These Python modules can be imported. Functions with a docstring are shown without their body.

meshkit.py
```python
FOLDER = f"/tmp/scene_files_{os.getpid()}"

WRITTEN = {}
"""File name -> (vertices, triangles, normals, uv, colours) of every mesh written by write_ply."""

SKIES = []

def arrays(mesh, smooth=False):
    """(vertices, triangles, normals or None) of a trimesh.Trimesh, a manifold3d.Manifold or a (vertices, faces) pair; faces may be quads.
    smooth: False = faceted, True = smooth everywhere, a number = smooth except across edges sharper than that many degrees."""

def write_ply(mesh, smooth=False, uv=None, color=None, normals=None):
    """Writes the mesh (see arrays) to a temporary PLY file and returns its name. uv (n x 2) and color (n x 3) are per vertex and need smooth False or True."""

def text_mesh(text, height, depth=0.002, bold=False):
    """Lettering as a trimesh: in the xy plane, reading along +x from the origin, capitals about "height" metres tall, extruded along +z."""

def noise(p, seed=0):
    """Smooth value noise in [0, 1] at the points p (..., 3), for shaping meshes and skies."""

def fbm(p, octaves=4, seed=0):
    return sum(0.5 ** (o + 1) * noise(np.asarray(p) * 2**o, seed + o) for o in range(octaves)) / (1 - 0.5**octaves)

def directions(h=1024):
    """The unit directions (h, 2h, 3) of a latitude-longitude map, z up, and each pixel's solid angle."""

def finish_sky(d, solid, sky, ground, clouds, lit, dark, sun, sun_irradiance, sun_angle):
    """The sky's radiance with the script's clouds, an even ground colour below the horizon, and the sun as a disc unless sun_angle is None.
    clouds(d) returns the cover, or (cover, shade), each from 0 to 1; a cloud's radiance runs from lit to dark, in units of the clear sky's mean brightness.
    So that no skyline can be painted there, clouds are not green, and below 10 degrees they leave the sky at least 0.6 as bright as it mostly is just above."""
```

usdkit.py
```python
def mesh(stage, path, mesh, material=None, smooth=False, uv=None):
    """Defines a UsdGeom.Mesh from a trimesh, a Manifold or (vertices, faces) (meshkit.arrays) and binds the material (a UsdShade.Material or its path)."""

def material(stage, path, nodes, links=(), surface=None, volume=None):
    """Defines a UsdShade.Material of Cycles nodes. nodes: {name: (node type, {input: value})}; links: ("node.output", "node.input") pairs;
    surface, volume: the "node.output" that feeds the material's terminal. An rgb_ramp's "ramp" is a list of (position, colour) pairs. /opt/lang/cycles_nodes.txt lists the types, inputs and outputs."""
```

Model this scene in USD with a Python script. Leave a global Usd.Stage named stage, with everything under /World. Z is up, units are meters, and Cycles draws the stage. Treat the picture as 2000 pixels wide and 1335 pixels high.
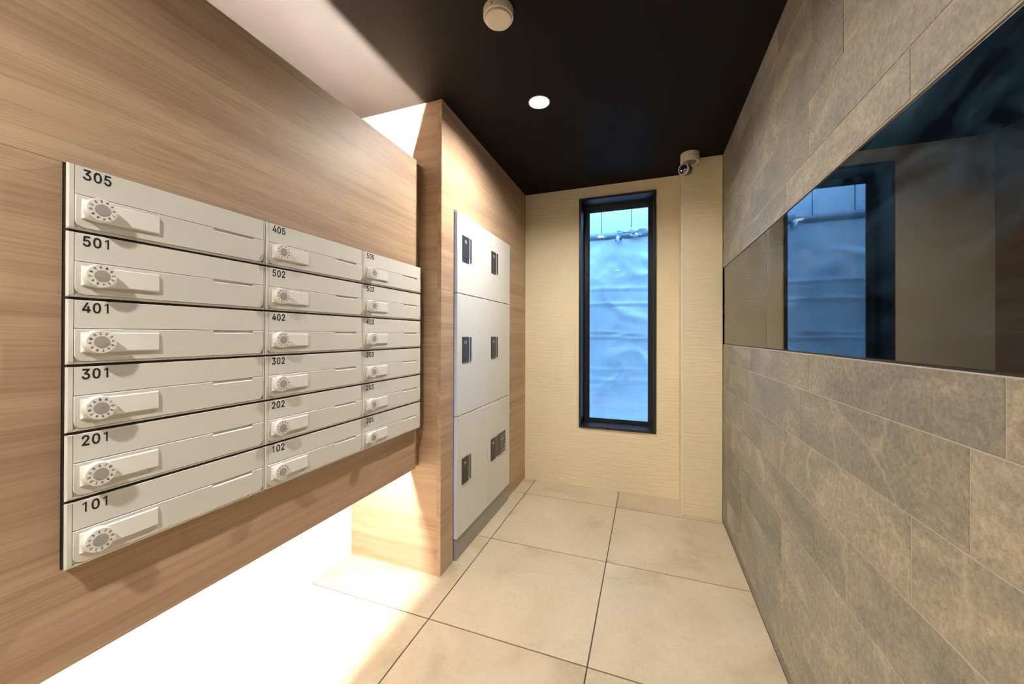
import math, random
import numpy as np
import trimesh
import shapely
from shapely.geometry import Polygon, box as sbox
from shapely.ops import unary_union
import manifold3d as m3
from pxr import Usd, UsdGeom, UsdLux, UsdShade, Gf, Sdf
import usdkit, meshkit

random.seed(7)
rng = np.random.default_rng(7)
stage = Usd.Stage.CreateInMemory()
UsdGeom.SetStageUpAxis(stage, UsdGeom.Tokens.z)
UsdGeom.SetStageMetersPerUnit(stage, 1.0)
world = UsdGeom.Xform.Define(stage, '/World')
stage.SetDefaultPrim(world.GetPrim())
UsdGeom.Scope.Define(stage, '/World/Looks')

# ------------------------------------------------------------------ camera
EYE = 1.0892
F_PX, YAW, ROLL, PITCH, HORIZON = 724.84, 0.349, 0.0025, 0.0035, 652.0
cs, sn = math.cos(YAW), math.sin(YAW)
R0, F0, Z0 = np.array([cs, sn, 0]), np.array([-sn, cs, 0]), np.array([0, 0, 1.0])
FW = F0 * math.cos(PITCH) + Z0 * math.sin(PITCH)
UP = -F0 * math.sin(PITCH) + Z0 * math.cos(PITCH)
RT = R0 * math.cos(ROLL) + UP * math.sin(ROLL)
UP = -R0 * math.sin(ROLL) + UP * math.cos(ROLL)
cam = UsdGeom.Camera.Define(stage, '/World/camera')
APERTURE = 36.0
cam.CreateHorizontalApertureAttr(APERTURE)
cam.CreateVerticalApertureAttr(APERTURE * 1335 / 2000)
cam.CreateFocalLengthAttr(F_PX * APERTURE / 2000)
cam.CreateVerticalApertureOffsetAttr((HORIZON - 667.5) / 2000 * APERTURE)
cam.CreateClippingRangeAttr(Gf.Vec2f(0.02, 60))
mtx = Gf.Matrix4d(*[float(v) for v in (*RT, 0, *UP, 0, *(-FW), 0, 0, 0, EYE, 1)])
cam.AddTransformOp().Set(mtx)
cam.CreateExposureAttr(0.0)

# ------------------------------------------------------------------ light levels
DUSK = (1.75, 4.25, 9.3)            # evening sky over the alley
LAMP_COLOR = (1.0, 0.94, 0.85)
LAMP_L = (1750.0, 3000.0)          # radiance of the two downlights' lenses
LED_COLOR = (1.0, 0.89, 0.78)
LED_UP_L = 2300.0
LED_DOWN_L = 270.0
dome = UsdLux.DomeLight.Define(stage, '/World/evening_sky')
dome.CreateColorAttr(Gf.Vec3f(*[c / 2.5 for c in DUSK]))
dome.CreateIntensityAttr(2.5)

# ------------------------------------------------------------------ helpers
_used = {}


def numbered(parent, name):
    k = (parent, name)
    n = _used.get(k, 0)
    _used[k] = n + 1
    return name if n == 0 else f'{name}_{n:03d}'


def path_of(parent):
    return '/World' if parent is None else (parent if isinstance(parent, str) else str(parent.GetPath()))


def tag(prim, label=None, cat=None, group=None, kind=None):
    p = prim.GetPrim() if hasattr(prim, 'GetPrim') else prim
    for k, v in (('label', label), ('category', cat), ('group', group), ('kind', kind)):
        if v:
            p.SetCustomDataByKey(k, v)
    return p


def obj(name, mesh, mat, parent=None, smooth=False, label=None):
    pp = path_of(parent)
    m = usdkit.mesh(stage, f'{pp}/{numbered(pp, name)}', mesh, mat, smooth=smooth)
    if label:
        tag(m, label)
    return m.GetPrim()


def thing(name, label, cat, loc=(0, 0, 0), group=None, kind=None):
    x = UsdGeom.Xform.Define(stage, f'/World/{numbered("/World", name)}')
    if any(loc):
        x.AddTranslateOp().Set(Gf.Vec3d(*map(float, loc)))
    return tag(x, label, cat, group, kind)


def bx(x0, x1, y0, y1, z0, z1):
    m = trimesh.creation.box([x1 - x0, y1 - y0, z1 - z0])
    m.apply_translation([(x0 + x1) / 2, (y0 + y1) / 2, (z0 + z1) / 2])
    return m


def cham(x0, x1, y0, y1, z0, z1, c):
    """A box whose twelve edges are chamfered by c."""
    pts = []
    for a in (0, 1):
        for b in (0, 1):
            for d in (0, 1):
                p = np.array([(x0, x1)[a], (y0, y1)[b], (z0, z1)[d]], float)
                s = np.array([(1, -1)[a], (1, -1)[b], (1, -1)[d]]) * c
                for k in range(3):
                    q = p + s
                    q[k] = p[k]
                    pts.append(q)
    return trimesh.convex.convex_hull(np.array(pts))


def hull(pts):
    return trimesh.convex.convex_hull(np.array(pts, float))


def extr(poly, h, axes):
    """Extrude a shapely polygon by h. axes: 'yzx' puts the polygon's x on y, its y on z and the depth on x; starting at 0."""
    geoms = getattr(poly, 'geoms', [poly])
    m = trimesh.util.concatenate([trimesh.creation.extrude_polygon(g, h, engine='earcut') for g in geoms])
    v = m.vertices.copy()
    o = np.zeros_like(v)
    for k, a in enumerate(axes):
        o[:, 'xyz'.index(a)] = v[:, k]
    perm = ['xyz'.index(a) for a in axes]
    odd = perm in ([1, 0, 2], [0, 2, 1], [2, 1, 0])
    return trimesh.Trimesh(o, m.faces[:, ::-1] if odd else m.faces, process=False)


def move(m, x=0, y=0, z=0):
    m = m.copy()
    m.apply_translation([x, y, z])
    return m


def lathe(profile, n=48):
    """Revolve (r, z) points around z."""
    return trimesh.creation.revolve(np.array(profile, float), sections=n)


def cat(*ms):
    return trimesh.util.concatenate([m for x in ms for m in (x if isinstance(x, (list, tuple)) else [x])])


def align(m, direction):
    """Turn a mesh built along +z towards direction."""
    m = m.copy()
    m.apply_transform(trimesh.geometry.align_vectors([0, 0, 1], np.asarray(direction, float) / np.linalg.norm(direction)))
    return m


def face_x(m):
    """Lettering in the xy plane to lettering on a wall that faces +x."""
    v = m.vertices
    return trimesh.Trimesh(np.stack([v[:, 2], v[:, 0], v[:, 1]], 1), m.faces, process=False)


# ------------------------------------------------------------------ materials
def plain(name, col, rough=0.5, metal=0.0, ior=1.5, **kw):
    return usdkit.material(stage, f'/World/Looks/{name}', {'p': ('principled_bsdf', dict(base_color=col, roughness=rough, metallic=metal, ior=ior, **kw))}, surface='p.BSDF')


def emit(name, col, strength):
    return usdkit.material(stage, f'/World/Looks/{name}', {'e': ('emission', dict(color=col, strength=strength))}, surface='e.emission')


def wood(name, along, shift, light=(0.545, 0.395, 0.255), mid=(0.455, 0.305, 0.205), dark=(0.33, 0.205, 0.125), rough=0.5):
    def sc(across, length):
        s = [across] * 3
        s['xyz'.index(along)] = length
        return tuple(s)
    n = {
        'g': ('geometry', {}),
        'mw': ('mapping', dict(location=shift, scale=sc(3.0, 0.9))),
        'nw': ('noise_texture', dict(scale=1.0, detail=1.0)),
        'wv': ('vector_math', dict(math_type='multiply_add', vector2=(0.07, 0.07, 0.07))),
        'ma': ('mapping', dict(location=shift, scale=sc(6.0, 0.30))),
        'mb': ('mapping', dict(location=shift, scale=sc(34.0, 0.7))),
        'mc': ('mapping', dict(location=shift, scale=sc(260.0, 2.2))),
        'na': ('noise_texture', dict(scale=1.0, detail=2.0, distortion=0.35)),
        'nb': ('noise_texture', dict(scale=1.0, detail=4.0, roughness=0.6, distortion=0.5)),
        'nc': ('noise_texture', dict(scale=1.0, detail=3.0, roughness=0.6, distortion=0.2)),
        'ra': ('rgb_ramp', dict(ramp=[(0.0, mid), (0.38, mid), (0.5, light), (0.62, mid), (1.0, light)])),
        'rb': ('rgb_ramp', dict(ramp=[(0.0, (0.68, 0.64, 0.60)), (0.40, (0.84, 0.81, 0.78)), (0.52, (1, 1, 1)), (1.0, (1.06, 1.06, 1.06))])),
        'rc': ('rgb_ramp', dict(ramp=[(0.0, (0.62, 0.56, 0.50)), (0.40, (0.86, 0.83, 0.80)), (0.52, (1, 1, 1)), (1.0, (1.05, 1.05, 1.05))])),
        'm1': ('mix_color', dict(blend_type='multiply', fac=0.62)),
        'm2': ('mix_color', dict(blend_type='multiply', fac=0.85)),
        'bu': ('bump', dict(strength=0.12, distance=0.0006)),
        'p': ('principled_bsdf', dict(roughness=rough)),
    }
    l = [('g.position', 'mw.vector'), ('mw.vector', 'nw.vector'), ('nw.color', 'wv.vector1'), ('g.position', 'wv.vector3')]
    l += [('wv.vector', f'{m}.vector') for m in ('ma', 'mb', 'mc')]
    l += [('ma.vector', 'na.vector'), ('mb.vector', 'nb.vector'), ('mc.vector', 'nc.vector'), ('na.fac', 'ra.fac'), ('nb.fac', 'rb.fac'), ('nc.fac', 'rc.fac'),
          ('ra.color', 'm1.a'), ('rb.color', 'm1.b'), ('m1.result', 'm2.a'), ('rc.color', 'm2.b'), ('m2.result', 'p.base_color'), ('nc.fac', 'bu.height'), ('bu.normal', 'p.normal')]
    return usdkit.material(stage, f'/World/Looks/{name}', n, l, surface='p.BSDF')


def plaster(name, col, strength):
    n = {
        'g': ('geometry', {}),
        'ma': ('mapping', dict(scale=(7, 7, 95))),
        'mb': ('mapping', dict(scale=(22, 22, 40))),
        'mc': ('mapping', dict(scale=(3, 3, 3))),
        'na': ('noise_texture', dict(scale=1.0, detail=5.0, roughness=0.62, distortion=0.3)),
        'nb': ('noise_texture', dict(scale=1.0, detail=3.0)),
        'nc': ('noise_texture', dict(scale=1.0, detail=3.0)),
        'ad': ('math', dict(math_type='multiply_add', value2=0.5)),
        'bu': ('bump', dict(strength=strength, distance=0.009)),
        'rc': ('rgb_ramp', dict(ramp=[(0.3, tuple(c * 0.95 for c in col)), (0.7, tuple(c * 1.03 for c in col))])),
        'p': ('principled_bsdf', dict(roughness=0.8)),
    }
    l = [('g.position', 'ma.vector'), ('g.position', 'mb.vector'), ('g.position', 'mc.vector'), ('ma.vector', 'na.vector'), ('mb.vector', 'nb.vector'), ('mc.vector', 'nc.vector'),
         ('nb.fac', 'ad.value1'), ('na.fac', 'ad.value3'), ('ad.value', 'bu.height'), ('bu.normal', 'p.normal'), ('nc.fac', 'rc.fac'), ('rc.color', 'p.base_color')]
    return usdkit.material(stage, f'/World/Looks/{name}', n, l, surface='p.BSDF')


def stone(name):
    n = {
        'g': ('geometry', {}), 'o': ('object_info', {}),
        'sh': ('combine_xyz', {}), 'k1': ('math', dict(math_type='multiply', value2=37.0)), 'k2': ('math', dict(math_type='multiply', value2=71.0)),
        'pv': ('vector_math', dict(math_type='add')),
        'ma': ('mapping', dict(scale=(3.2, 3.2, 6.5), rotation=(0.35, 0, 0))),
        'na': ('noise_texture', dict(scale=1.0, detail=8.0, roughness=0.68, distortion=0.7)),
        'ra': ('rgb_ramp', dict(ramp=[(0.20, (0.125, 0.125, 0.11)), (0.38, (0.195, 0.188, 0.158)), (0.50, (0.245, 0.222, 0.178)), (0.61, (0.32, 0.28, 0.215)), (0.76, (0.45, 0.385, 0.29))])),
        'nb': ('noise_texture', dict(scale=95.0, detail=5.0, roughness=0.75)),
        'rb': ('rgb_ramp', dict(ramp=[(0.28, (0.50, 0.50, 0.50)), (0.5, (1, 1, 1)), (0.70, (1.5, 1.48, 1.42))])),
        'm1': ('mix_color', dict(blend_type='multiply', fac=0.8, use_clamp=False)),
        'nd': ('noise_texture', dict(scale=2.6, detail=4.0)),
        'dv': ('vector_math', dict(math_type='multiply_add', vector2=(0.35, 0.35, 0.35))),
        'vo': ('voronoi_texture', dict(feature='distance_to_edge', scale=3.1)),
        'vr': ('rgb_ramp', dict(ramp=[(0.0, (1, 1, 1)), (0.012, (0.5, 0.5, 0.5)), (0.03, (0, 0, 0)), (1.0, (0, 0, 0))])),
        'ne': ('noise_texture', dict(scale=2.3, detail=2.0)),
        'er': ('rgb_ramp', dict(ramp=[(0.50, (0, 0, 0)), (0.64, (0.5, 0.5, 0.5))])),
        'vm': ('mix_color', dict(blend_type='multiply', fac=1.0)),
        'm2': ('mix_color', dict(blend_type='mix', b=(0.50, 0.43, 0.33))),
        'tr': ('map_range', dict(from_min=0, from_max=1, to_min=0.84, to_max=1.14)),
        'tc': ('combine_color', {}),
        'm3': ('mix_color', dict(blend_type='multiply', fac=1.0, use_clamp=False)),
        'bu': ('bump', dict(strength=0.35, distance=0.003)),
        'p': ('principled_bsdf', dict(roughness=0.55)),
    }
    l = [('o.random', 'k1.value1'), ('o.random', 'k2.value1'), ('k1.value', 'sh.x'), ('k2.value', 'sh.y'), ('k1.value', 'sh.z'), ('g.position', 'pv.vector1'), ('sh.vector', 'pv.vector2'),
         ('pv.vector', 'ma.vector'), ('ma.vector', 'na.vector'), ('na.fac', 'ra.fac'), ('pv.vector', 'nb.vector'), ('nb.fac', 'rb.fac'), ('ra.color', 'm1.a'), ('rb.color', 'm1.b'),
         ('pv.vector', 'nd.vector'), ('nd.color', 'dv.vector1'), ('pv.vector', 'dv.vector3'), ('dv.vector', 'vo.vector'), ('vo.distance', 'vr.fac'), ('pv.vector', 'ne.vector'), ('ne.fac', 'er.fac'),
         ('vr.color', 'vm.a'), ('er.color', 'vm.b'), ('vm.result', 'm2.fac'), ('m1.result', 'm2.a'),
         ('o.random', 'tr.value'), ('tr.result', 'tc.r'), ('tr.result', 'tc.g'), ('tr.result', 'tc.b'), ('m2.result', 'm3.a'), ('tc.color', 'm3.b'), ('m3.result', 'p.base_color'),
         ('nb.fac', 'bu.height'), ('bu.normal', 'p.normal')]
    return usdkit.material(stage, f'/World/Looks/{name}', n, l, surface='p.BSDF')


def floor_tile(name):
    n = {
        'g': ('geometry', {}), 'o': ('object_info', {}),
        'k1': ('math', dict(math_type='multiply', value2=41.0)), 'sh': ('combine_xyz', {}), 'pv': ('vector_math', dict(math_type='add')),
        'na': ('noise_texture', dict(scale=3.0, detail=6.0, roughness=0.62, distortion=0.8)),
        'ra': ('rgb_ramp', dict(ramp=[(0.28, (0.43, 0.345, 0.235)), (0.45, (0.55, 0.462, 0.335)), (0.7, (0.62, 0.53, 0.40))])),
        'nb': ('noise_texture', dict(scale=55.0, detail=4.0, roughness=0.7)),
        'rb': ('rgb_ramp', dict(ramp=[(0.25, (0.86, 0.85, 0.83)), (0.5, (1, 1, 1)), (0.75, (1.05, 1.05, 1.05))])),
        'm1': ('mix_color', dict(blend_type='multiply', fac=0.8)),
        'bu': ('bump', dict(strength=0.15, distance=0.001)),
        'p': ('principled_bsdf', dict(roughness=0.42)),
    }
    l = [('o.random', 'k1.value1'), ('k1.value', 'sh.x'), ('k1.value', 'sh.y'), ('g.position', 'pv.vector1'), ('sh.vector', 'pv.vector2'), ('pv.vector', 'na.vector'), ('pv.vector', 'nb.vector'),
         ('na.fac', 'ra.fac'), ('nb.fac', 'rb.fac'), ('ra.color', 'm1.a'), ('rb.color', 'm1.b'), ('m1.result', 'p.base_color'), ('nb.fac', 'bu.height'), ('bu.normal', 'p.normal')]
    return usdkit.material(stage, f'/World/Looks/{name}', n, l, surface='p.BSDF')


def glass_painted_sheen(name):
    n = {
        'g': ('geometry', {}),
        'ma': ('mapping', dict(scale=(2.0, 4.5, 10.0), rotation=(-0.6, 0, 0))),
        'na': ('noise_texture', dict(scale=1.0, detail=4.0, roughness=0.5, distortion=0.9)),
        'ra': ('rgb_ramp', dict(ramp=[(0.40, (0.0015, 0.003, 0.006)), (0.56, (0.007, 0.018, 0.031)), (0.72, (0.018, 0.043, 0.066))])),  # teal streaks: a reflection painted into the base colour
        's': ('separate_xyz', {}), 'zr': ('map_range', dict(range_type='smoothstep', from_min=1.16, from_max=1.42, to_min=0.35, to_max=1.6)),  # strengthens the painted reflection towards the top of the glass
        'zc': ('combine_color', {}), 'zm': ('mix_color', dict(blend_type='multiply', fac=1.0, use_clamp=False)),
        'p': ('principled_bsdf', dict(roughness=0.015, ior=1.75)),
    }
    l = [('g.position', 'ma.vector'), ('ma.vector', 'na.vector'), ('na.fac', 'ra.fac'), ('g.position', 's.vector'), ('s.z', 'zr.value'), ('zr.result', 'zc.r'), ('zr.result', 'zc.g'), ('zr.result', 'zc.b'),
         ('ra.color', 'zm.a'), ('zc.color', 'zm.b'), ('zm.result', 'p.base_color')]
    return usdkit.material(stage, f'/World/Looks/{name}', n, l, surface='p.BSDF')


def pane_mat(name):
    n = {'f': ('fresnel', dict(IOR=1.5)), 't': ('transparent_bsdf', dict(color=(0.93, 0.96, 0.97))), 'g': ('glossy_bsdf', dict(color=(1, 1, 1), roughness=0.0)), 'm': ('mix_closure', {})}
    return usdkit.material(stage, f'/World/Looks/{name}', n, [('f.fac', 'm.fac'), ('t.BSDF', 'm.closure1'), ('g.BSDF', 'm.closure2')], surface='m.closure')


def tarp_mat(name):
    n = {
        'g': ('geometry', {}),
        'na': ('noise_texture', dict(scale=5.0, detail=5.0, roughness=0.6)),
        'ra': ('rgb_ramp', dict(ramp=[(0.25, (0.115, 0.125, 0.125)), (0.5, (0.155, 0.165, 0.165)), (0.75, (0.185, 0.195, 0.195))])),
        'bu': ('bump', dict(strength=0.4, distance=0.01)),
        'p': ('principled_bsdf', dict(roughness=0.5)),
    }
    return usdkit.material(stage, f'/World/Looks/{name}', n, [('g.position', 'na.vector'), ('na.fac', 'ra.fac'), ('ra.color', 'p.base_color'), ('na.fac', 'bu.height'), ('bu.normal', 'p.normal')], surface='p.BSDF')


M_WOOD_A = wood('wood_upper_sheet', 'y', (0.0, 0.3, 0.0))
M_WOOD_B = wood('wood_lower_sheet', 'y', (4.7, 2.1, 3.3), light=(0.52, 0.365, 0.24), mid=(0.44, 0.29, 0.195))
M_WOOD_C = wood('wood_locker_wall', 'y', (9.1, 5.2, 1.7))
M_WOOD_D = wood('wood_return', 'x', (2.4, 8.3, 6.1))
M_PLASTER = plaster('cream_plaster', (0.83, 0.72, 0.50), 0.45)
M_WHITE = plain('white_paint', (0.78, 0.76, 0.72), 0.8)
M_CEIL = plain('black_ceiling_paint', (0.0066, 0.0053, 0.0046), 0.65, ior=1.2)
M_STONE = stone('slate_tile')
M_GROUT_R = plain('pale_grout', (0.42, 0.37, 0.30), 0.9)
M_FTILE = floor_tile('beige_floor_tile')
M_GROUT_F = plain('brown_grout', (0.10, 0.075, 0.055), 0.9)
M_BLACK = plain('black_metal', (0.011, 0.011, 0.011), 0.45)
M_MAIL = plain('off_white_plastic', (0.70, 0.685, 0.635), 0.38)
M_DOOR = plain('off_white_door', (0.675, 0.66, 0.61), 0.38)
M_KNOB = plain('white_knob_plastic', (0.81, 0.80, 0.76), 0.3)
M_GREY = plain('grey_cap', (0.36, 0.345, 0.315), 0.45)
M_INK = plain('black_ink', (0.012, 0.011, 0.010), 0.5)
M_LOCK = plain('white_locker_steel', (0.72, 0.715, 0.685), 0.32)
M_LOCKSIDE = plain('grey_locker_carcass', (0.30, 0.29, 0.27), 0.5)
M_PLINTH = plain('grey_plinth_steel', (0.33, 0.31, 0.28), 0.4)
M_PLATE = plain('charcoal_handle_plate', (0.035, 0.032, 0.033), 0.35)
M_CHROME = plain('dark_chrome', (0.20, 0.22, 0.24), 0.25, metal=1.0)
M_PRINT = plain('grey_print', (0.62, 0.60, 0.58), 0.5)
M_GLASS = glass_painted_sheen('smoked_glass_painted_sheen')
M_PANE = pane_mat('wired_pane')
M_WIRE = plain('pane_wire', (0.20, 0.22, 0.24), 0.5)
M_SENSOR = plain('cream_plastic', (0.72, 0.66, 0.55), 0.45)
M_LENS = plain('navy_lens', (0.01, 0.012, 0.06), 0.05, ior=1.8)
M_LAMP = [emit('lamp_lens', LAMP_COLOR, LAMP_L[0]), emit('lamp_lens_entrance', LAMP_COLOR, LAMP_L[1])]
M_LED_U = emit('led_lens_upper', LED_COLOR, LED_UP_L)
M_LED_D = emit('led_lens_lower', LED_COLOR, LED_DOWN_L)
M_CAN = plain('grey_reflector', (0.22, 0.21, 0.19), 0.4)
M_TARP = tarp_mat('pale_tarpaulin')
M_SIDING = plain('pale_siding', (0.165, 0.17, 0.165), 0.6)
M_JOINT = plain('dark_joint', (0.06, 0.07, 0.08), 0.8)
M_PIPE = plain('grey_pipe', (0.04, 0.045, 0.05), 0.5)
M_CONC = plain('alley_concrete', (0.2, 0.2, 0.2), 0.9)

# ------------------------------------------------------------------ dimensions
H = 2.159
XR, XL, XB = 0.4197, -0.8745, -1.381      # tile wall, locker wall, white alcove wall
YB, YF, YR, YP = 2.70, -1.60, 1.4664, 2.4748   # window wall, wall behind the camera, wood return, pillar front
XP = -0.978                               # front of the mailbox panel
PIL = 0.199

# ------------------------------------------------------------------ floor
T, GAP = 0.6034, 0.005
floor = thing('floor', 'beige stone-look floor of large square tiles with dark joints', 'floor', kind='structure')
obj('grout_bed', bx(XB - .1, XR + .1, YF - .1, YB + .05, -0.06, -0.0025), M_GROUT_F, floor)
room = sbox(XB + .001, YF, XR - .001, YB - .001).difference(sbox(XB, YR + .001, XL - .021, YB + .1))
for i in range(-3, 2):
    for j in range(-6, 4):
        x0, y0 = -0.1838 + i * T, 1.2351 + j * T
        c = sbox(x0 + GAP / 2, y0 + GAP / 2, x0 + T - GAP / 2, y0 + T - GAP / 2).intersection(room)
        if c.is_empty or c.area < 1e-3:
            continue
        for g in getattr(c, 'geoms', [c]):
            lo = extr(g, 0.0115, 'xyz')
            obj('tile', move(lo, z=-0.0115), M_FTILE, floor)

# ------------------------------------------------------------------ ceiling
DOWN = [(-0.467, 1.641), (-0.467, -0.545)]
cp = sbox(XB - .1, YF - .1, XR + .1, YB + .05)
for x, y in DOWN:
    cp = cp.difference(shapely.Point(x, y).buffer(0.0505, 32))
ceil = obj('ceiling', move(extr(cp, 0.09, 'xyz'), z=H), M_CEIL)
tag(ceil, 'matt black painted ceiling over the mail room', 'ceiling', kind='structure')

# ------------------------------------------------------------------ walls
w = obj('wall_left', bx(XB - .08, XB, YF - .1, YR + .02, -0.06, H), M_WHITE)
tag(w, 'white wall glowing in the recess below the mailbox panel', 'wall', kind='structure')
w = obj('wall_front', bx(XB, XR, YF - .1, YF, -0.002, H), plain('dark_entrance_wall', (0.10, 0.085, 0.07), 0.6))
tag(w, 'plain dark wall behind the photographer', 'wall', kind='structure')

# window wall
WX0, WX1, WZ0, WZ1 = -0.4643, 0.0575, EYE - 0.6636, EYE + 0.9893
wp = sbox(-1.45, 0, XR + .3, 2.27).difference(sbox(WX0 + .004, WZ0 + .004, WX1 - .004, WZ1 - .004))
wb = obj('wall_back', move(extr(wp, 0.20, 'xzy'), y=YB, z=-0.003), M_PLASTER)
tag(wb, 'cream combed plaster wall around the narrow black window', 'wall', kind='structure')
pl = obj('wall_pillar', cham(PIL, XR - .0005, YP, YB - .0005, -0.0005, H - .0005, 0.0025), M_PLASTER)
obj('corner_bead', cham(PIL - .0012, PIL + .007, YP - .0012, YP + .05, 0.0005, H - .001, .001), plain('ivory_lit_edge', (0.86, 0.79, 0.63), 0.6), pl)  # added pale strip, standing in for lamplight on the column's side face
tag(pl, 'cream plaster column boxed out of the right back corner', 'pillar', kind='structure')

# wood wall with the parcel lockers
LY0, LYM, LY1 = 1.5905, 1.9535, 2.3165
LX = -0.8595
lw = thing('wall_locker', 'light wood wall holding the white parcel lockers', 'wall', kind='structure')
hole = sbox(LY0 - 0.011, -1, LY1 + 0.004, 1.698)
lp = sbox(YR, 0, YB - .0005, H - .0005).difference(hole)
obj('locker_side_panel', move(extr(lp, 0.02, 'yzx'), x=XL - .02), M_WOOD_C, lw)
obj('return_panel', bx(XB + .0005, XL - .0202, YR, YR + .02, 0, H - .0005), M_WOOD_D, lw)

# stone tile wall
wr = thing('wall_right', 'wall of long grey-brown slate-look tiles laid in rows', 'wall', kind='structure')
MZ0, MZ1, MY0, MY1 = 1.040, 1.489, 0.28, YP - 0.0005
back = sbox(YF, -0.05, YP - .0005, H).difference(sbox(MY0, MZ0, MY1, MZ1))
back2 = sbox(YF, -0.05, YB, H)
obj('grout_bed', move(extr(back, 0.0074, 'yzx'), x=XR + .0010), M_GROUT_R, wr)
obj('backing', move(extr(back2, 0.06, 'yzx'), x=XR + .0085), M_BLACK, wr)
ROW, TL, JG = 0.150, 0.602, 0.0026
rows = []
z = 0.9355
below = [z - k * ROW for k in range(0, 8)]
edges = [MZ0 - .001] + below
offs = [0.645, 0.700, 0.823, 1.040, 0.27, 0.83, 0.56, 0.15]
for k in range(len(edges) - 1):
    hi, lo = edges[k], max(edges[k + 1], 0.0)
    if hi > 0.012:
        rows.append((lo, hi, offs[k % 8], YF, YP))
rows.append((0.9355, 1.040 + 0.0, 0.645, YF, YF))       # placeholder, empty
ztop = [1.4905, 1.581, 1.735, 1.889, 2.043, H]
for k in range(5):
    rows.append((ztop[k], ztop[k + 1], [0.822, 1.245, 1.05, 0.62, 0.9][k], YF, YP))
# rows beside the glass, nearer than its end
for k in range(3):
    rows.append((1.0395 + k * 0.1503, 1.0395 + (k + 1) * 0.1503, [0.1, 0.28, 0.05][k], YF, MY0 - .001))
for lo, hi, off, ya, yb in rows:
    if yb - ya < .01:
        continue
    n0 = math.floor((ya - off) / TL)
    y = off + n0 * TL
    while y < yb:
        a, b = max(y + JG / 2, ya), min(y + TL - JG / 2, yb - .0008)
        if b - a > 0.01:
            d = float(rng.uniform(-0.0004, 0.0004))
            obj('tile', cham(XR + d, XR + .008, a, b, lo + JG / 2, min(hi - JG / 2, H - .001), 0.0007), M_STONE, wr)
        y += TL

# ------------------------------------------------------------------ smoked glass band
gl = thing('glass_panel', 'long dark blue smoked glass band set flush into the tile wall', 'glass panel')
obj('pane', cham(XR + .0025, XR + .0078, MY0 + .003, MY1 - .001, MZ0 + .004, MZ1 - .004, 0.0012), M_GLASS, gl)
obj('edge_bead', bx(XR + .0035, XR + .0078, MY0 + .0005, MY1, MZ0 + .0004, MZ0 + .0038), M_BLACK, gl)
obj('edge_bead', bx(XR + .0035, XR + .0078, MY0 + .0005, MY1, MZ1 - .0038, MZ1 - .0004), M_BLACK, gl)

# ------------------------------------------------------------------ window
YG = 2.873
win = thing('window_1', 'tall narrow window with deep black metal frame and wired glass', 'window', kind='structure')
fr = 0.016
fo = sbox(WX0, WZ0, WX1, WZ1).difference(sbox(WX0 + fr, WZ0 + fr, WX1 - fr, WZ1 - fr))
obj('front_frame', move(extr(fo, 0.010, 'xzy'), y=YB - .010), M_BLACK, win)
ro = sbox(WX0 + .0045, WZ0 + .0045, WX1 - .0045, WZ1 - .0045).difference(sbox(WX0 + fr, WZ0 + fr, WX1 - fr, WZ1 - fr))
obj('reveal_lining', move(extr(ro, 0.195, 'xzy'), y=YB + .0002), M_BLACK, win)
s_w = 0.030
so = sbox(WX0 + fr + .0004, WZ0 + fr + .0004, WX1 - fr - .0004, WZ1 - fr - .0004)
si = sbox(WX0 + fr + s_w, WZ0 + fr + .018, WX1 - fr - s_w, WZ1 - fr - .034)
obj('sash', move(extr(so.difference(si), 0.045, 'xzy'), y=YG - .028), M_BLACK, win)
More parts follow.
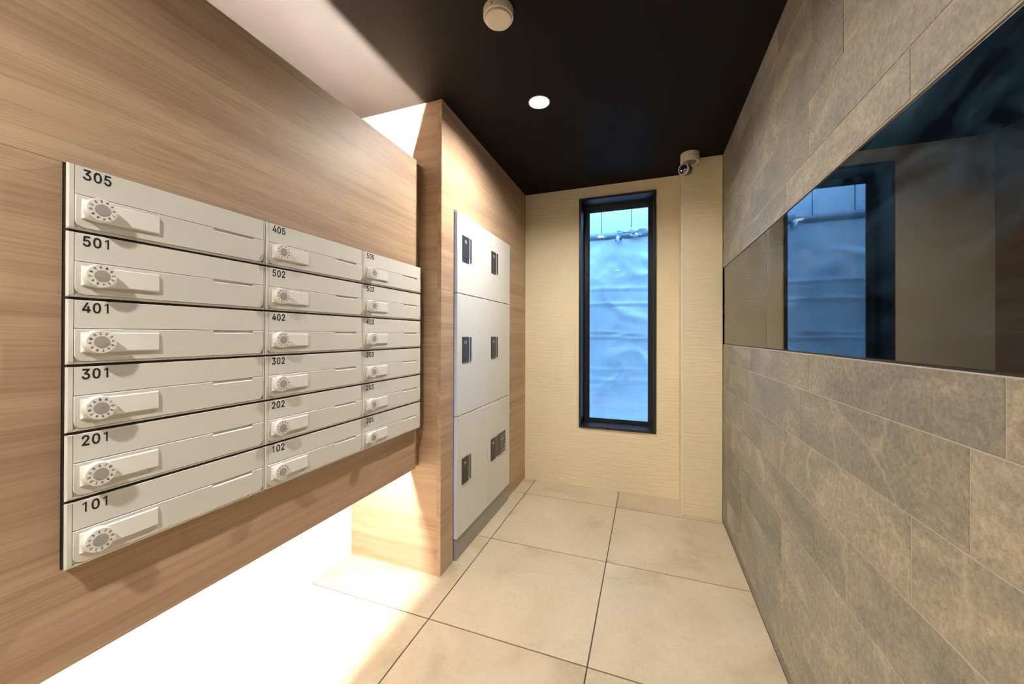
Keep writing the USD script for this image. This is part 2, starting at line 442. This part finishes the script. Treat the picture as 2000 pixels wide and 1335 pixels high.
bead = si.difference(si.buffer(-0.006, join_style=2))
obj('glazing_bead', move(extr(bead, 0.010, 'xzy'), y=YG - .013), M_BLACK, win)
b = si.bounds
obj('pane', bx(b[0] + .0005, b[2] - .0005, YG, YG + .006, b[1] + .0005, b[3] - .0005), M_PANE, win)
# wires of the wired glass: two families of thin diagonal wires inside the pane
ws = []
gx0, gz0, gx1, gz1 = b[0] + .002, b[1] + .002, b[2] - .002, b[3] - .002
pitch, wd = 0.0235, 0.00042
step = pitch * math.sqrt(2)
for sgn in (1, -1):
    k = gz0 - (gx1 - gx0) + 0.004
    while k < gz1:
        xa, xb = gx0, gx1
        za, zb = (k, k + (gx1 - gx0)) if sgn > 0 else (k + (gx1 - gx0), k)
        seg = shapely.LineString([(xa, za), (xb, zb)]).intersection(sbox(gx0, gz0, gx1, gz1))
        if seg.length > .004:
            (x0, z0), (x1, z1) = seg.coords[0], seg.coords[-1]
            L = math.hypot(x1 - x0, z1 - z0)
            m = trimesh.creation.box([L, wd, wd])
            m.apply_transform(trimesh.transformations.rotation_matrix(-math.atan2(z1 - z0, x1 - x0), [0, 1, 0]))
            ws.append(move(m, (x0 + x1) / 2, YG + .003, (z0 + z1) / 2))
        k += step
tag(obj('wire_mesh', cat(ws), M_WIRE, win), kind='stuff')

# ------------------------------------------------------------------ outside the window
NY = 3.65
nb = thing('neighbour_wall', 'pale panelled building wall across the alley, above the tarpaulin', 'building')
obj('backing', bx(-3.5, 3.6, NY + .012, NY + .15, -0.3, 2.5), M_JOINT, nb)
for i in range(-11, 14):
    x0 = -0.4125 + i * 0.275
    for z0, z1 in ((-0.3, 0.92), (0.92, 2.288), (2.288, 2.5)):
        obj('panel', cham(x0 + .003, x0 + .272, NY, NY + .012, z0 + .003, z1 - .003, 0.002), M_SIDING, nb)
g_ = obj('alley_ground', bx(-3.5, 3.6, YB + .21, NY, -0.36, -0.3), M_CONC)
tag(g_, 'concrete ground of the narrow alley outside the window', 'ground', kind='structure')
# tarpaulin: a sheet with horizontal folds
nx, nz = 150, 150
us, vs = np.linspace(-1.9, 1.9, nx), np.linspace(-0.28, 2.01, nz)
U_, V_ = np.meshgrid(us, vs)
P3 = np.stack([U_ * 1.3, V_ * 1.9, np.zeros_like(U_)], -1)
wob = (meshkit.fbm(P3 + 3.1, 4, 3) - .5) * 0.11
ridge = np.abs(meshkit.fbm(np.stack([U_ * 2.0 + V_ * 1.5, V_ * 2.2 - U_ * .8, np.ones_like(U_)], -1), 3, 9) - .5)
wob += np.clip(0.10 - ridge, 0, 1) * 0.22
for zf, a, wdt in ((1.526, .013, .013), (1.376, .017, .012), (1.109, .012, .008), (1.070, .018, .010), (0.786, .018, .013), (0.676, .022, .014), (0.446, .012, .014)):
    zz = zf + (meshkit.noise(np.stack([U_ * 2.2, np.full_like(U_, zf * 9), np.zeros_like(U_)], -1), 5) - .5) * .03
    wob += 0.75 * a * np.exp(-((V_ - zz) / wdt) ** 2) - 0.2 * a * np.exp(-((V_ - zz + 1.7 * wdt) / wdt) ** 2)
Yt = NY - 0.085 - wob - 0.02 * (2.01 - V_)
Yt = np.minimum(Yt, NY - .012)
front = np.stack([U_, Yt, V_], -1).reshape(-1, 3)
backv = front + [0, 0.003, 0]
fidx = []
for r in range(nz - 1):
    a = np.arange(nx - 1) + r * nx
    fidx += [np.stack([a, a + 1, a + nx + 1], 1), np.stack([a, a + nx + 1, a + nx], 1)]
fi = np.vstack(fidx)
tarp = trimesh.Trimesh(np.vstack([front, backv]), np.vstack([fi, fi[:, ::-1] + nx * nz]), process=False)
t_ = thing('tarpaulin', 'pale blue-grey creased tarpaulin hung on a rail across the alley', 'tarpaulin')
obj('sheet', tarp, M_TARP, t_, smooth=True)
# rolled top hem with crumpled flap
hem = []
for k in range(60):
    x0, x1 = -1.9 + k * 3.8 / 60, -1.9 + (k + 1) * 3.8 / 60
    r0 = 0.027 + 0.006 * float(meshkit.noise(np.array([x0 * 9, 1.0, 2.0])))
    c = trimesh.creation.cylinder(radius=r0, height=x1 - x0 + .004, sections=14)
    c.apply_transform(trimesh.transformations.rotation_matrix(math.pi / 2, [0, 1, 0]))
    hem.append(move(c, (x0 + x1) / 2, NY - 0.105, 2.012 + 0.004 * math.sin(x0 * 7)))
obj('hem', cat(hem), M_PIPE, t_)
fl = []
for x0, x1, z0, z1, dy in ((-0.26, -0.01, 2.025, 2.070, .015), (-0.15, -0.05, 1.985, 2.005, .03), (-0.29, -0.22, 1.945, 2.015, .03), (0.02, 0.22, 2.03, 2.06, .02)):
    g = 12
    uu, vv = np.meshgrid(np.linspace(0, 1, g), np.linspace(0, 1, 6))
    X_ = x0 + (x1 - x0) * uu + .01 * np.sin(7 * vv)
    Z_ = z0 + (z1 - z0) * vv * (0.4 + 0.6 * uu) + .012 * np.sin(9 * uu + 3 * vv)
    Y_ = NY - .13 - dy * np.sin(3 * vv) - .012 * np.sin(14 * uu)
    P = np.stack([X_, Y_, Z_], -1).reshape(-1, 3)
    ff = []
    for r in range(5):
        a = np.arange(g - 1) + r * g
        ff += [np.stack([a, a + 1, a + g + 1], 1), np.stack([a, a + g + 1, a + g], 1)]
    ff = np.vstack(ff)
    fl.append(trimesh.Trimesh(np.vstack([P, P + [0, .002, 0]]), np.vstack([ff, ff[:, ::-1] + len(P)]), process=False))
obj('crumpled_flap', cat(fl), M_TARP, t_)

# ------------------------------------------------------------------ mailbox panel (suspended in front of the white wall)
PZ0, PZ1, PYE = EYE - 0.599, EYE + 0.7882, 1.4238
XPB = -1.045
MZB, MZT = EYE - 0.4174, EYE - 0.4174 + 0.72
MYA, MYE = 0.3428, 0.3428 + 1.08
pn = thing('wood_partition', 'light wood grained partition hung clear of floor and ceiling around the mailboxes', 'partition')
SEAM = MZT + 0.004
up_ = sbox(YF + .0005, SEAM + .0004, PYE, PZ1)
lo_ = sbox(YF + .0005, PZ0, PYE, SEAM - .0004).difference(sbox(MYA + .0030, MZB - .001, 3, 3))
obj('upper_sheet', move(extr(up_, XP - XPB, 'yzx'), x=XPB), M_WOOD_A, pn)
obj('lower_sheet', move(extr(lo_, XP - XPB, 'yzx'), x=XPB), M_WOOD_B, pn)
obj('filler_strip', bx(XPB, XP - .016, PYE + .0003, YR - .0005, PZ0, PZ1 - .002), M_WOOD_B, pn)
for py in (-1.2, -0.3, 0.25, 1.44):
    obj('bracket', bx(XB + .0005, XPB, py - .012, py + .012, 1.44, 1.47), M_BLACK, pn)

fm = thing('mounting_rack', 'black steel rack behind and between the rows of letter boxes', 'rack')
obj('back_plate', bx(XPB, XP + .001, MYA + .0035, MYE - .0003, MZB - .0005, MZT + .0030), M_BLACK, fm)
obj('mounting_block', bx(XP + .0012, -0.9526 - .0066, MYA + .0040, MYE - .0035, MZB + .0050, MZT - .0012), M_BLACK, fm)

# ------------------------------------------------------------------ letter boxes
NUM = [['305', '501', '401', '301', '201', '101'], ['405', '502', '402', '302', '202', '102'], ['505', '503', '403', '303', '203', '205']]
DIAL = '0123456789AB'
TOPCHAR = {'305': 3, '501': 10, '401': 1, '301': 11, '201': 6, '101': 6}
_glyph = {}


def glyph(ch, h, depth, bold=False):
    k = (ch, h, depth, bold)
    if k not in _glyph:
        m = meshkit.text_mesh(ch, h, depth, bold)
        m = move(m, -(m.bounds[0][0] + m.bounds[1][0]) / 2)
        _glyph[k] = m
    return _glyph[k]


def digit(ch):
    if ch == '1':       # a plain stroke with a short flag
        h, w_ = 0.0178, 0.0022
        return extr(Polygon([(-.0002, 0), (w_ - .0002, 0), (w_ - .0002, h), (.0004, h), (-.0034, h - .0026), (-.0034, h - .0048), (-.0002, h - .0026)]), 0.0003, 'xyz')
    g = glyph(ch, 0.0178, 0.0003, True).copy()
    g.apply_scale([0.80, 1.0, 1.0])
    return g


XF = -0.9526
xh, xflap, xdoor = XF - .0050, XF - .0016, XF           # housing, flap and door faces
W, HH = 0.360, 0.120
FY0, FY1 = 0.0098, W - .0058


def rim(ya, yb, za, zb, ca, cb, ba, bb):
    """One bar of the housing's rim, chamfered by ca, cb at its y ends and by ba, bb at its z ends."""
    return hull([(XF - .0064, y, z) for y in (ya, yb) for z in (za, zb)] + [(XF - .0038, y, z) for y in (ya, yb) for z in (za, zb)] +
                [(XF - .0012, y, z) for y in (ya + ca, yb - cb) for z in (za + ba, zb - bb)])


house = cat(bx(XF - .0064, xh, 0.0012, W - .0012, 0.0045, HH - .0010),
            rim(0.0005, FY0 - .0006, 0.0040, HH - .0006, .0022, .0004, .0030, .0006), rim(FY1 + .0006, W - .0005, 0.0040, HH - .0006, .0004, .0018, .0030, .0006),
            rim(0.0030, W - .0030, 0.0040, 0.0080, .0002, .0002, .0034, .0002))
flap = cham(xh + .0001, xflap, FY0, FY1, 0.0682, HH - .0012, 0.0006)
# lower door: rounded lower corners, finger notch in the top edge
dp = sbox(FY0 - .0002, 0.0084, FY1, 0.0670)
r_ = 0.014
dp = dp.intersection(dp.buffer(-r_).buffer(r_).union(sbox(0, 0.03, 1, 1)))


def door_block(ya, yb, top, c):
    clip = sbox(ya, 0, yb, top)
    bp = np.array(dp.intersection(clip).exterior.coords)
    fp = np.array(dp.buffer(-.0009).intersection(sbox(ya, 0, yb, top - c)).exterior.coords)
    return hull([(xh + .0001, y, z) for y, z in bp] + [(xdoor - c, y, z) for y, z in bp] + [(xdoor, y, z) for y, z in fp])


door = cat(door_block(0, 0.2336, 0.0670, .0011), door_block(0.2336, 0.3276, 0.0622, .0024), door_block(0.3276, 1, 0.0670, .0011))
plate = hull([(xdoor + .0001, y, z) for y in (0.0172, 0.1310) for z in (0.0245, 0.0608)] + [(xdoor + .0042, y, z) for y in (0.0196, 0.1288) for z in (0.0268, 0.0590)])
KY, KZ, KX0 = 0.0372, 0.0437, xdoor + .0043
knob = lathe([(0, 0), (0.0216, 0), (0.0216, 0.0015), (0.0205, 0.0022), (0.0211, 0.0125), (0.0203, 0.0148), (0.0, 0.0150)], 56)
knob = move(align(knob, (1, 0, 0)), KX0, KY, KZ)
capm = move(align(lathe([(0, 0), (0.0104, 0), (0.0104, 0.0004), (0.0098, 0.0007), (0, 0.0007)], 40), (1, 0, 0)), KX0 + .0151, KY, KZ)
KXF = KX0 + .0151
mark = bx(xdoor + .0043, xdoor + .0047, KY - .0028, KY + .0028, 0.0640 - .0012 - .0018, 0.0640 - .0012 - .0008)
mark = move(mark, z=-0.0028)


def dial_marks(top):
    ms = []
    for k, ch in enumerate(DIAL):
        ang = -2 * math.pi * (k - top) / 12 + 0.12           # clockwise
        g = move(glyph(ch, 0.0040, 0.00025), y=-0.0020)
        g = move(g, y=0.0157)
        g.apply_transform(trimesh.transformations.rotation_matrix(ang, [0, 0, 1]))
        ms.append(move(face_x(g), KXF, KY, KZ))
    return cat(ms)


POS_ROW = ['top row', 'second row', 'third row', 'fourth row', 'fifth row', 'bottom row']
POS_COL = ['near left column', 'middle column', 'far right column']
for c in range(3):
    for r in range(6):
        num = NUM[c][r]
        t = thing('mailbox', f'off-white letter box numbered {num} with round combination dial, {POS_ROW[r]}, {POS_COL[c]}', 'mailbox', (0, MYA + c * W, MZT - (r + 1) * HH), group='letter boxes on the wood panel')
        obj('housing', house, M_MAIL, t)
        f_ = obj('slot_flap', flap, M_MAIL, t)
        ds = [move(face_x(digit(ch)), xflap + .0001, 0.0250 + 0.01365 * k, 0.0968) for k, ch in enumerate(num)]
        obj('number', cat(ds), M_INK, f_, label=f'black printed number {num}')
        d_ = obj('door', door, M_DOOR, t)
        obj('name_plate', plate, M_KNOB, d_)
        obj('index_mark', mark, M_INK, d_)
        k_ = obj('dial_knob', knob, M_KNOB, t, smooth=35)
        obj('dial_cap', capm, M_GREY, k_, smooth=35, label='grey round dial centre')
        obj('dial_marks', dial_marks(TOPCHAR.get(num, int(rng.integers(0, 12)))), M_INK, k_, label='ring of small black characters 0 to 9, A and B')

# ------------------------------------------------------------------ parcel lockers
DZ = [(0.1035, 0.6942), (0.6942, 1.2940), (1.2940, 1.6900)]
PLZ = [(0.3500, 0.4780), (0.9530, 1.0810), (1.4570, 1.5850)]
for c, (ya, yb) in enumerate(((LY0, LYM), (LYM, LY1))):
    t = thing('parcel_locker', ['white parcel locker column nearer the mailboxes, three doors high', 'white parcel locker column nearer the window, with keypad on its lowest door'][c], 'locker', (0, ya, 0), group='parcel locker columns')
    wd_ = yb - ya
    obj('carcass', bx(-1.30, XL - .004, .0004, wd_ - .0004, 0.0005, 1.6895), M_LOCKSIDE, t)
    obj('plinth', cham(XL - .0038, LX - .006, .0006, wd_ - .0006, 0.0005, 0.1005, .001), M_PLINTH, t, label='grey steel plinth')
    for r, (z0, z1) in enumerate(DZ):
        d = obj('door', cham(XL - .0038, LX, .0006, wd_ - .0006, z0 + .0018, z1 - .0018, .0012), M_LOCK, t)
        pz0, pz1 = PLZ[r]
        frame = sbox(0.049, pz0, 0.122, pz1)
        obj('handle_plate', cat(bx(LX + .0001, LX + .0030, 0.049, 0.122, pz0 + .018, pz1), bx(LX + .0001, LX + .0012, 0.049, 0.122, pz0, pz0 + .018), bx(LX + .0012, LX + .0030, 0.049, 0.122, pz0, pz0 + .004)), M_PLATE, d, label='charcoal pull plate')
        obj('edge_strip', cham(LX + .0001, LX + .0060, 0.134, 0.144, pz0 + .003, pz1 - .001, .001), M_CHROME, d, label='narrow chrome strip')
        txt = f'{[5, 3, 1][r] + c:02d}'
        ms = [move(face_x(glyph(ch, 0.0135, 0.0003, True)), LX + .0031, 0.0765 + .0135 * k, pz1 - .034) for k, ch in enumerate(txt)]
        obj('number', cat(ms), M_PRINT, d, label=f'pale printed number {txt}')
        if c == 1 and r == 0:
            k0 = obj('keypad', cat(bx(LX + .0001, LX + .0035, 0.150, 0.281, pz0 + .003, pz1 + .003)), M_PLATE, d, label='black keypad panel with pale markings')
t_last = t
obj('keypad_face', bx(LX + .0036, LX + .0042, 0.186, 0.279, 0.356, 0.478), plain('brown_grey_print', (0.10, 0.092, 0.082), 0.4), t_last)
kp = []
for i in range(5):
    for j in range(4):
        if rng.random() < .62:
            y0, z0 = 0.192 + j * .022 + float(rng.uniform(0, .004)), 0.362 + i * .0235 + float(rng.uniform(0, .004))
            kp.append(bx(LX + .0042, LX + .0045, y0, y0 + float(rng.uniform(.005, .013)), z0, z0 + float(rng.uniform(.004, .011))))
obj('keypad_symbols', cat(kp), M_PRINT, t_last)

# ------------------------------------------------------------------ ceiling fittings
for k, (x, y) in enumerate(DOWN):
    t = thing('downlight', ['recessed round downlight shining in the black ceiling before the lockers', 'recessed round downlight in the black ceiling over the camera'][k], 'light', (x, y, H), group='recessed ceiling downlights')
    obj('can', lathe([(0.0500, -0.0008), (0.0445, -0.0008), (0.0425, 0.022), (0.0425, 0.080), (0.0500, 0.080), (0.0500, -0.0008)], 48), M_CAN, t, smooth=40)
    obj('lamp_lens', lathe([(0, 0.0165), (0.0415, 0.0165), (0.0415, 0.022), (0, 0.022)], 40), M_LAMP[k], t)

t = thing('smoke_detector', 'round cream detector on the black ceiling above the room', 'detector', (-0.461, 1.128, H))
obj('base', lathe([(0, -0.0001), (0.0485, -0.0001), (0.0500, -0.004), (0.0500, -0.0245), (0.0480, -0.0280), (0.0455, -0.0288), (0.0450, -0.0265), (0, -0.0265)], 64), M_SENSOR, t, smooth=35)
obj('sensor_head', lathe([(0, -0.0266), (0.0430, -0.0266), (0.0438, -0.0320), (0.0425, -0.0352), (0.0350, -0.0364), (0.0345, -0.0358), (0, -0.0368)], 64), M_SENSOR, t, smooth=35)
hx, hy = -0.002, -0.050
nrm = np.array([hx, hy, 0]) / math.hypot(hx, hy)
obj('indicator_hole', move(align(lathe([(0, 0), (0.0022, 0), (0.0022, 0.0012), (0, 0.0012)], 16), nrm), *(nrm[:2] * 0.0493), -0.0165), M_BLACK, t, smooth=35)

t = thing('security_camera', 'cream security camera with dark round lens on the ceiling by the column', 'camera', (0.236, 2.405, H))
obj('base', lathe([(0, -0.0001), (0.050, -0.0001), (0.0515, -0.002), (0.0515, -0.030), (0.0505, -0.0305), (0.0505, -0.032), (0.0520, -0.0325), (0.0520, -0.050), (0.0500, -0.053), (0.0410, -0.053), (0.0390, -0.048), (0, -0.047)], 56), M_SENSOR, t, smooth=35)
obj('swivel_plate', lathe([(0, -0.0471), (0.036, -0.0485), (0.034, -0.052), (0, -0.054)], 40), plain('grey_plastic', (0.28, 0.26, 0.23), 0.4), t, smooth=35)
ax = np.array([-0.55, -0.80, -0.12])
ax /= np.linalg.norm(ax)
hc = np.array([-0.024, -0.014, -0.096])
arm = align(trimesh.creation.cylinder(radius=0.012, height=0.062, sections=20), (0.25, 0.2, 1))
obj('swivel_neck', move(arm, *(hc + [0.008, 0.006, 0.030])), M_SENSOR, t, smooth=35)
head = lathe([(0, -0.040), (0.018, -0.037), (0.027, -0.028), (0.0305, -0.012), (0.0305, 0.022), (0.0290, 0.026), (0.0265, 0.026), (0.0255, 0.018), (0, 0.018)], 44)
hp = obj('head', move(align(head, ax), *hc), plain('dark_housing', (0.10, 0.09, 0.10), 0.35), t, smooth=35)
ring = lathe([(0.0312, 0.016), (0.0318, 0.020), (0.0305, 0.0285), (0.0265, 0.0285), (0.0262, 0.0262), (0.0308, 0.0258), (0.0308, 0.016), (0.0312, 0.016)], 44)
obj('lens_ring', move(align(ring, ax), *hc), M_SENSOR, hp, smooth=35, label='cream ring around the lens')
lens = lathe([(0, 0.0255), (0.008, 0.0248), (0.016, 0.0228), (0.0252, 0.0188), (0.0252, 0.0182), (0, 0.0182)], 44)
obj('lens', move(align(lens, ax), *hc), M_LENS, hp, smooth=35, label='navy glass lens')
side = np.cross(ax, [0, 0, 1.0])
side /= np.linalg.norm(side)
obj('status_led', move(align(lathe([(0, 0), (0.0032, 0), (0.0026, 0.0012), (0, 0.0016)], 16), ax), *(hc + ax * 0.0228 + side * 0.0145 - np.array([0, 0, 0.004]))), emit('led_blue_white', (0.55, 0.62, 1.0), 3.0), hp, label='small blue-white light beside the lens')

# ------------------------------------------------------------------ hidden light strips behind the mailbox panel
for nm, z, off, mat, lab in (('upper', PZ1 - 0.20, 0.052, M_LED_U, 'slim light strip behind the wood panel, shining up at the ceiling'), ('lower', PZ0 + 0.11, 0.027, M_LED_D, 'slim light strip behind the wood panel, shining down at the floor')):
    s_ = 1 if nm == 'upper' else -1
    t = thing('light_strip', lab, 'light', (XPB - off, 0, z), group='light strips behind the panel')
    za, zb = (-.014, 0) if s_ > 0 else (0, .014)
    obj('channel', bx(-.016, off - .0005, YF + .02, YR - .03, za, zb), M_BLACK, t)
    if s_ > 0:
        obj('channel_lip', bx(-.016, -.0135, YF + .02, YR - .03, .0001, .020), M_BLACK, t)  # added baffle, shaped to keep the upward light off the white wall
    obj('diffuser', bx(-.013, .013, YF + .03, YR - .04, *((0.0001, .003) if s_ > 0 else (-.003, -.0001))), mat, t)
